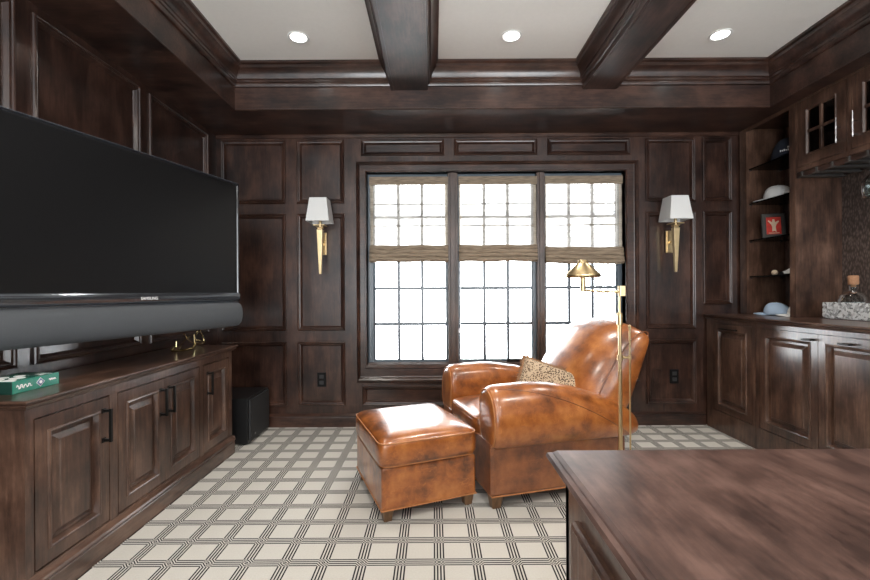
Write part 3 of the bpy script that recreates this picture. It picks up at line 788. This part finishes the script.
b_ = MB().loft([[(u, .004 - n, z) for n, z in ((0, .002), (.012, .004), (.018, .014), (.018, .036), (.010, .052), (0, .056))] for u in (.005, W_ - .005)]).build('lower_bezel', 'smoke_chrome', tv, smooth=False, local=True)
autosmooth(b_, 50)
text_mesh('logo', 'SAMSUNG', 0.020, 'white_print', tv, lambda u, n, z: (W_ - .623 + u * 1.0, .004 - .0188 - n, .026 + z))
MB().box(.45, .85, .045, .10, .15, .58).build('rear_bulge', 'black', tv, bevel=.01, local=True)
# mount
mt = thing('tv_wall_mount', (XL + .0, 2.05, 1.25), 'black articulated wall mount behind the television', 'wall mount')
MB().box(XL + .0, XL + .02, 1.90, 2.20, 1.25, 1.55).build('wall_plate', 'black_metal', mt)
MB().tube([(XL + .02, 2.05, 1.4), (XL + .16, 2.2, 1.4), (-1.60, 2.06, 1.4)], .018).build('arm', 'black_metal', mt)
# sound bar
sb = thing('sound_bar', (tp.x, tp.y, .892), 'long grey cloth sound bar under the television', 'speaker', rz=ta)
prof = [(.045, .0), (.02, -.002), (-.008, .004), (-.024, .022), (-.034, .055), (-.037, .09), (-.033, .125), (-.022, .152), (-.002, .164), (.045, .166)]
m = MB(); L = []
for u, k in ((.0, .86), (.012, .96), (.03, 1), (W_ - .03, 1), (W_ - .010, .96), (W_ - .002, .86)):
    L.append([(u, y * k, .078 + (z - .084) * k * .93) for y, z in prof])
m.loft(L); o = m.build('speaker_body', 'speaker_cloth', sb, local=True); autosmooth(o, 50)
MB().box(.1, .25, .046, .056, .05, .30).box(W_ - .25, W_ - .1, .046, .056, .05, .30).build('bracket', 'black_metal', sb, local=True)

# ------------------------------------------------------------------ things on the media cabinet
ZT2 = MZ + .036
bx = thing('golf_ball_box', (-1.585, 1.63, ZT2), 'green golf ball box with white balls as flat discs on top, at the near end of the media cabinet', 'box')
MB().box(-1.66, -1.510, 1.531, 1.722, ZT2, ZT2 + .046).build('carton', 'green', bx, bevel=.001)
MB().box(-1.659, -1.511, 1.5295, 1.5310, ZT2 + .001, ZT2 + .045).build('end_flap', 'dkgreen', bx)
random.seed(2)
pr = MB()  # flat white discs stand in for the golf balls in the box
for (x, y, r) in ((-1.60, 1.56, .024), (-1.545, 1.555, .020), (-1.62, 1.60, .022), (-1.56, 1.60, .024), (-1.63, 1.55, .02), (-1.59, 1.64, .018)):
    pr.lathe([(r, 0), (r, .0006)], (x, y, ZT2 + .046), 20)
pr.box(-1.655, -1.515, 1.534, 1.55, ZT2 + .046, ZT2 + .0465)
pr.box(-1.60, -1.53, 1.66, 1.685, ZT2 + .046, ZT2 + .0465).box(-1.575, -1.518, 1.695, 1.70, ZT2 + .046, ZT2 + .0465)
pr.build('flat_lid_balls', 'white_print', bx)
MB().box(-1.65, -1.56, 1.66, 1.715, ZT2 + .0462, ZT2 + .0468).box(-1.56, -1.535, 1.63, 1.665, ZT2 + .0466, ZT2 + .0472).build('lid_picture', 'dkgreen', bx)
def diamond(c, r, x, h): return [(x, c, h - r), (x, c + r * 1.05, h), (x, c, h + r), (x, c - r * 1.05, h)]
zc_ = ZT2 + .024
MB().loft([diamond(1.640, .017, -1.510, zc_), diamond(1.640, .017, -1.5092, zc_)]).build('emblem', 'white_print', bx)
MB().loft([diamond(1.640, .0145, -1.5094, zc_), diamond(1.640, .0145, -1.5086, zc_)]).build('emblem_field', simple('slate_blue', (.05, .10, .22), .4), bx)
MB().lathe([(.001, 0), (.006, 0), (.006, .001), (.001, .001)], (0, 0, 0), 12, T=lambda x, y, z: (-1.5087 + z, 1.640 + x, zc_ + y)).build('emblem_dot', 'white_print', bx)
def squiggle(y0, y1, h, z, n=26):
    pts = []
    for k in range(n + 1):
        t_ = k / n; pts.append((-1.5095, y0 + (y1 - y0) * t_ + .0015 * sin(t_ * 60), z + h * sin(t_ * 6 * pi * 1.3) * (1 - .4 * t_)))
    return pts
MB().tube(squiggle(1.545, 1.604, .008, zc_ - .001, 60), .0016, 5).build('script_lettering', 'white_print', bx)
MB().tube(squiggle(1.676, 1.706, .004, zc_ + .002, 24), .0014, 5).build('script_lettering', 'white_print', bx)

on = thing('brass_ornament', (-1.60, 2.82, ZT2), 'looped brass wire ornament on the far end of the media cabinet', 'ornament')
def spl(pts, k=8):
    P = [Vector(p) for p in pts]; out = []
    for i in range(len(P) - 1):
        p0, p1, p2, p3 = P[max(i - 1, 0)], P[i], P[i + 1], P[min(i + 2, len(P) - 1)]
        for j in range(k):
            t_ = j / k
            out.append(.5 * ((2 * p1) + (p2 - p0) * t_ + (2 * p0 - 5 * p1 + 4 * p2 - p3) * t_ ** 2 + (3 * p1 - p0 - 3 * p2 + p3) * t_ ** 3))
    return out + [P[-1]]
z0 = ZT2 + .0075
m = MB()
m.tube(spl([(-1.60, 2.66, z0 + .03), (-1.62, 2.64, z0), (-1.57, 2.65, z0), (-1.54, 2.72, z0 + .004), (-1.56, 2.80, z0 + .020), (-1.57, 2.90, z0 + .012), (-1.60, 2.975, z0 + .016), (-1.66, 2.96, z0 + .03)]), .0065, 8)
m.build('base_loop', 'gold', on)
m = MB().tube(spl([(-1.60, 2.975, z0 + .016), (-1.605, 2.97, z0 + .05), (-1.60, 2.93, z0 + .082), (-1.59, 2.89, z0 + .092), (-1.585, 2.85, z0 + .085)]), .0045, 8)
m.tube(spl([(-1.60, 2.925, z0 + .083), (-1.60, 2.93, z0 + .100), (-1.60, 2.915, z0 + .125)]), [.005] * 16 + [.002], 8)
m.tube(spl([(-1.585, 2.85, z0 + .07), (-1.585, 2.862, z0 + .095), (-1.585, 2.855, z0 + .122)]), [.005] * 16 + [.002], 8)
m.build('arch', 'gold', on)
m = MB().tube(spl([(-1.56, 2.79, z0 + .0), (-1.56, 2.785, z0 + .04), (-1.56, 2.78, z0 + .085)]), .006, 8)
m.tube(spl([(-1.58, 2.70, z0 + .10), (-1.57, 2.74, z0 + .05), (-1.56, 2.79, z0 + .025), (-1.60, 2.88, z0 + .03)]), .003, 8)
m.tube(spl([(-1.59, 2.66, z0), (-1.58, 2.70, z0 + .05), (-1.57, 2.75, z0 + .075)]), .003, 8)
m.tube(spl([(-1.60, 2.655, z0 + .02), (-1.60, 2.655, z0 + .055)]), .005, 8)
m.build('twig', 'gold', on)

# ------------------------------------------------------------------ ottoman
ot = thing('ottoman', (-.253, 2.022, 0), 'square cognac leather ottoman in front of the armchair', 'ottoman', rz=R(22))
OW, OD = .50, .567
MB().box(0, OW, 0, OD, .059, .262).build('base', 'leather', ot, local=True)
b = ot.children[-1] if ot.children else None
for o in ot.children:
    if o.name.startswith('base'): bv = o.modifiers.new('b', 'BEVEL'); bv.width = .012; bv.segments = 3
MB().tube([(0 - .001, -.001, .062), (OW + .001, -.001, .062), (OW + .001, OD + .001, .062), (-.001, OD + .001, .062)], .004, 6, closed=True).build('hem', 'piping', ot, local=True)
cen = (OW / 2, OD / 2, .328); rr = (OW / 2 + .014, OD / 2 + .014, .084)
cu = superell(cen, rr, .42, .16, 72, 28, crown=.012).build('cushion', 'leather', ot, smooth=True, local=True)
for zf in (.60, -.72):
    ph = math.asin(math.copysign(abs(zf) ** (1 / .42), zf)); pts = []
    for k in range(72):
        th = 2 * pi * k / 72; a = sgnp(cos(ph), .42) * 1.004
        x, y = a * sgnp(cos(th), .16), a * sgnp(sin(th), .16)
        pts.append((cen[0] + x * rr[0], cen[1] + y * rr[1], cen[2] + zf * rr[2] + (.012 * (1 - x * x) * (1 - y * y) if zf > 0 else 0)))
    pp = MB().tube(pts, .0035, 6, closed=True).build('piping', 'piping', ot, smooth=True, local=True); pp.parent = cu
def leg(x, y, parent, z1=.06, r=.028):
    MB().loft([[(x - q, y - q, z), (x + q, y - q, z), (x + q, y + q, z), (x - q, y + q, z)] for q, z in ((r * .68, 0), (r, z1))]).build('leg', 'legwood', parent, bevel=.003, local=True)
for x in (.035, OW - .035):
    for y in (.035, OD - .035): leg(x, y, ot)

# ------------------------------------------------------------------ armchair
ac = thing('armchair', (.286, 2.147, 0), 'worn cognac leather club armchair with rolled arms', 'armchair', rz=R(15))
CWD = .84
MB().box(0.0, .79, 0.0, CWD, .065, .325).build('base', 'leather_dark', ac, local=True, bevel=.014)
MB().tube([(-.002, -.002, .068), (.79, -.002, .068), (.79, CWD + .002, .068), (-.002, CWD + .002, .068)], .004, 6, closed=True).build('hem', 'piping', ac, local=True)
def lerp_tab(tab, u):
    for (a, va), (b, vb) in zip(tab, tab[1:]):
        if u <= b: t_ = (u - a) / (b - a); t_ = t_ * t_ * (3 - 2 * t_) * .5 + t_ * .5; return va + (vb - va) * t_
    return tab[-1][1]
HT = [(-.05, .600), (.05, .618), (.28, .624), (.50, .588), (.70, .518), (.90, .430)]
PR = [(.015, 0), (-.022, .04), (-.050, .18), (-.058, .38), (-.050, .60), (-.022, .82), (.025, .95), (.085, 1.0), (.140, .96), (.180, .84), (.196, .66), (.190, .45), (.180, .20), (.178, 0)]
def arm(side):
    rings = []
    us = [-.010, -.008, .000, .012, .028, .06, .12, .2, .3, .4, .5, .6, .7, .76, .80, .835, .86, .87]
    kk = [.55, .80, .90, .97, 1.0, 1, 1, 1, 1, 1, 1, 1, 1, 1, .97, .88, .72, .4]
    for u, k in zip(us, kk):
        h = lerp_tab(HT, u); c_v, c_z = .072, .300 + (h - .300) * .5
        ring = []
        for v, t_ in PR:
            v = v if v < .03 else .03 + (v - .03) * .86
            # the roll swells towards the front
            z = .300 + (h - .300) * t_
            v_, z_ = c_v + (v - c_v) * k, c_z + (z - c_z) * k
            ring.append((u, v_ if side == 0 else CWD - v_, z_))
        rings.append(ring)
    a = MB().loft(rings).build('armrest', 'leather', ac, sub=2, local=True)
    # piping round the front of the arm
    rg = rings[2]
    pts = spl(rg[:] + [rg[0]], 5)
    pp = MB().tube([(p.x - .001, p.y, p.z) for p in pts[:-1]], .004, 6, closed=True).build('piping', 'piping', ac, smooth=True, local=True); pp.parent = a
    return a, rings
arms = [arm(0), arm(1)]
# curved seam across each arm
bpy.context.view_layer.update()
dg = bpy.context.evaluated_depsgraph_get()
for (a, rings), sd in zip(arms, (0, 1)):
    me = a.evaluated_get(dg).to_mesh()
    bv = BVHTree.FromPolygons([v.co.copy() for v in me.vertices], [tuple(p.vertices) for p in me.polygons])
    pts = []
    for k in range(40):
        t_ = k / 39; u = .05 + .74 * t_; z = .600 - .02 * t_ - .26 * t_ ** 2.0
        v0 = -.3 if sd == 0 else CWD + .3
        hit = bv.ray_cast(Vector((u, v0, z)), Vector((0, 1 if sd == 0 else -1, 0)))
        if hit[0] is not None: pts.append(hit[0])
    pp = MB().tube(pts, .0030, 6).build('seam', 'leather_dark', ac, smooth=True, local=True); pp.parent = a
# lower front of each arm
for v0, v1 in ((.0, .178), (CWD - .178, CWD)):
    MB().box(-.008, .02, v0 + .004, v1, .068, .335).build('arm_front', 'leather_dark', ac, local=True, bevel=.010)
# seat
sc_ = superell((.315, CWD / 2, .365), (.335, .242, .066), .45, .18, 72, 24, crown=.03).build('seat_cushion', 'leather', ac, smooth=True, local=True)
for zf in (.62, -.62):
    ph = math.asin(math.copysign(abs(zf) ** (1 / .45), zf)); pts = []
    for k in range(72):
        th = 2 * pi * k / 72; a = sgnp(cos(ph), .45) * 1.004; x, y = a * sgnp(cos(th), .18), a * sgnp(sin(th), .18)
        pts.append((.315 + x * .335, CWD / 2 + y * .242, .365 + zf * .066 + (.03 * (1 - x * x) * (1 - y * y) if zf > 0 else 0)))
    pp = MB().tube(pts, .0035, 6, closed=True).build('piping', 'piping', ac, smooth=True, local=True); pp.parent = sc_
# backrest: closed profile per station, narrow flaring ears at both ends
PC = [(.46, .32), (.495, .42), (.570, .58), (.660, .73), (.770, .85), (.87, .915), (.94, .930), (.985, .90), (.985, .82), (.945, .68), (.88, .50), (.79, .32)]
PE = [(.68, .32), (.71, .42), (.77, .55), (.84, .66), (.91, .755), (.965, .808), (1.00, .825), (1.015, .820), (.995, .78), (.945, .66), (.88, .50), (.79, .32)]
rings = []
NST = 17
for i in range(NST):
    q = -1 + 2 * i / (NST - 1); v = CWD / 2 + q * .392
    k = .5 * q * q + .5 * abs(q) ** 5
    rings.append([(a[0] + (b[0] - a[0]) * k, v + (.012 if q < 0 else -.012) * (1 if abs(q) == 1 else 0), a[1] + (b[1] - a[1]) * k - .0 * q * q) for a, b in zip(PC, PE)])
bk = MB().loft(rings).build('backrest', 'leather', ac, sub=2, local=True)
for i in (1, NST - 2):
    rg = rings[i]; pts = spl([(p[0], p[1], p[2]) for p in rg[1:10]], 6)
    off = -.004 if i == 1 else .004
    pp = MB().tube([(p.x, p.y + off, p.z + .001) for p in pts], .004, 6).build('piping', 'leather_dark', ac, smooth=True, local=True); pp.parent = bk
for x, y in ((.03, .035), (.03, CWD - .035), (.74, .04), (.74, CWD - .04)): leg(x, y, ac, .068, .032)

# pillow
pl = thing('throw_pillow', (.715, 2.555, .525), 'small leopard print pillow with fringed edge on the armchair', 'pillow')
_w = Vector((.90, -.32, -.27)).normalized(); _h = Vector((-.02, .50, .85)); _h = (_h - _w * _h.dot(_w)).normalized(); _k = _w.cross(_h)
pl.rotation_euler = Matrix((_w, _h, _k)).transposed().to_euler()
hw, hh = .225, .13; n_ = 26; top = []; 
def pil(u, v, s_):
    ed = (1 - u ** 4) * (1 - v ** 4)
    px_ = hw * u * (1 - .06 * (1 - v * v) * abs(u)) ; py_ = hh * v * (1 - .07 * (1 - u * u) * abs(v))
    return (px_, py_, s_ * .055 * max(ed, 0) ** .55)
m = MB()
for s_ in (1, -1):
    m.loft([[pil(-1 + 2 * i / n_, -1 + 2 * j / n_, s_) for j in range(n_ + 1)] for i in range(n_ + 1)], cap=False, close=False)
cov = m.build('cover', 'leopard', pl, smooth=True, local=True)
ed = [pil(-1 + 2 * k / 24, -1, 0) for k in range(24)] + [pil(1, -1 + 2 * k / 16, 0) for k in range(16)] + [pil(1 - 2 * k / 24, 1, 0) for k in range(24)] + [pil(-1, 1 - 2 * k / 16, 0) for k in range(16)]
random.seed(11)
fr = MB().tube(ed, .009, 6, closed=True)
for i in range(len(ed)):
    p = Vector(ed[i]); q = Vector(ed[(i + 1) % len(ed)])
    for k in range(4):
        b0 = p + (q - p) * k / 4; dr_ = b0.normalized(); tip = b0 + dr_ * random.uniform(.014, .024) + Vector((random.uniform(-.005, .005), random.uniform(-.005, .005), random.uniform(-.008, .008)))
        fr.tube([b0, tip], .0022, 4)
fr.build('fringe', 'fringe', pl, local=True)

# ------------------------------------------------------------------ floor lamp
lx, ly = .932, 2.15
fl = thing('floor_lamp', (lx, ly, 0), 'slim brass pharmacy floor lamp beside the armchair', 'floor lamp')
MB().lathe([(.001, 0), (.12, 0), (.12, .010), (.10, .018), (.02, .024), (.001, .026)], (lx, ly, 0), 40).build('base', 'brass', fl, smooth=False)
MB().lathe([(.010, .02), (.010, .70), (.0085, .705), (.0085, .98)], (lx, ly, 0), 16).build('pole', 'brass', fl)
m = MB().lathe([(.014, .93), (.014, .985), (.010, .99)], (lx, ly, 0), 16)
m.lathe([(.0065, .98), (.0065, 1.10)], (lx, ly, 0), 12).build('pole_collar', 'brass', fl)
px2 = lx + .052
MB().lathe([(.0045, .02), (.0045, .905), (.007, .91), (.007, .925), (.003, .93)], (px2, ly + .005, 0), 10).build('side_rod', 'brass', fl)
MB().tube([(lx, ly, .765), (px2, ly + .005, .765)], .006, 8).lathe([(.0145, .752), (.0145, .778)], (lx, ly, 0), 14).lathe([(.008, .755), (.008, .775)], (px2, ly + .005, 0), 10).build('clamp', 'brass', fl)
sx_ = lx - .186
MB().tube([(lx + .012, ly, 1.093), (sx_, ly - .005, 1.105)], .0065, 8).lathe([(.011, 1.075), (.011, 1.125)], (lx + .004, ly, 0), 12).box(lx + .006, lx + .024, ly - .012, ly + .012, 1.075, 1.125).build('swing_arm', 'brass', fl)
MB().lathe([(.006, 1.095), (.013, 1.10), (.013, 1.165), (.017, 1.17), (.017, 1.20)], (sx_, ly - .005, 0), 16).build('socket', 'brass', fl)
MB().lathe([(.090, 1.172), (.092, 1.170), (.086, 1.182), (.030, 1.238), (.024, 1.243), (.022, 1.254), (.012, 1.258), (.001, 1.259)], (sx_, ly - .005, 0), 40, cap=False).build('lamp_shade', 'brass', fl, smooth=True)

# ------------------------------------------------------------------ desk
DX, DY1, DZ = .2745, .900, .725
dk = thing('desk', (1.1, .5, 0), 'dark walnut desk top in the right foreground', 'desk')
dk['label'] = 'large dark walnut desk with moulded top edge in the right foreground'
TD = lambda u, n, z: (DX - n, u, z)
MB().box(DX + .02, 1.95, .12, DY1 - .02, 0, DZ).build('body', 'desk', dk)
dp = [(.18, .47, .10, .66), (.53, .82, .10, .66)]
MB().holed(TD, .12, DY1, 0, DZ, dp, .02).build('side_frame', 'cab_z', dk)
for r in dp: MB().rings(TD, *r, WP).build('side_panel', 'cab_z', dk)
TD2 = lambda u, n, z: (u, DY1 + n, z)
dp = [(.36 + .40 * k, .70 + .40 * k, .10, .66) for k in range(4)]
MB().holed(TD2, DX, 1.95, 0, DZ, dp, .02).build('front_frame', 'cab_z', dk)
for r in dp: MB().rings(TD2, *r, WP).build('front_panel', 'cab_z', dk)
DE = [(0, 0), (.008, 0), (.012, .004), (.018, .006), (.022, .010), (.030, .012), (.0335, .018), (.030, .025), (.022, .027), (.020, .030), (.014, .035), (.010, .035)]
slab(DX, 1.95, .12, DY1, DZ, (1, 1, 1, 1), 'desk', 'desk_top', dk, DE)
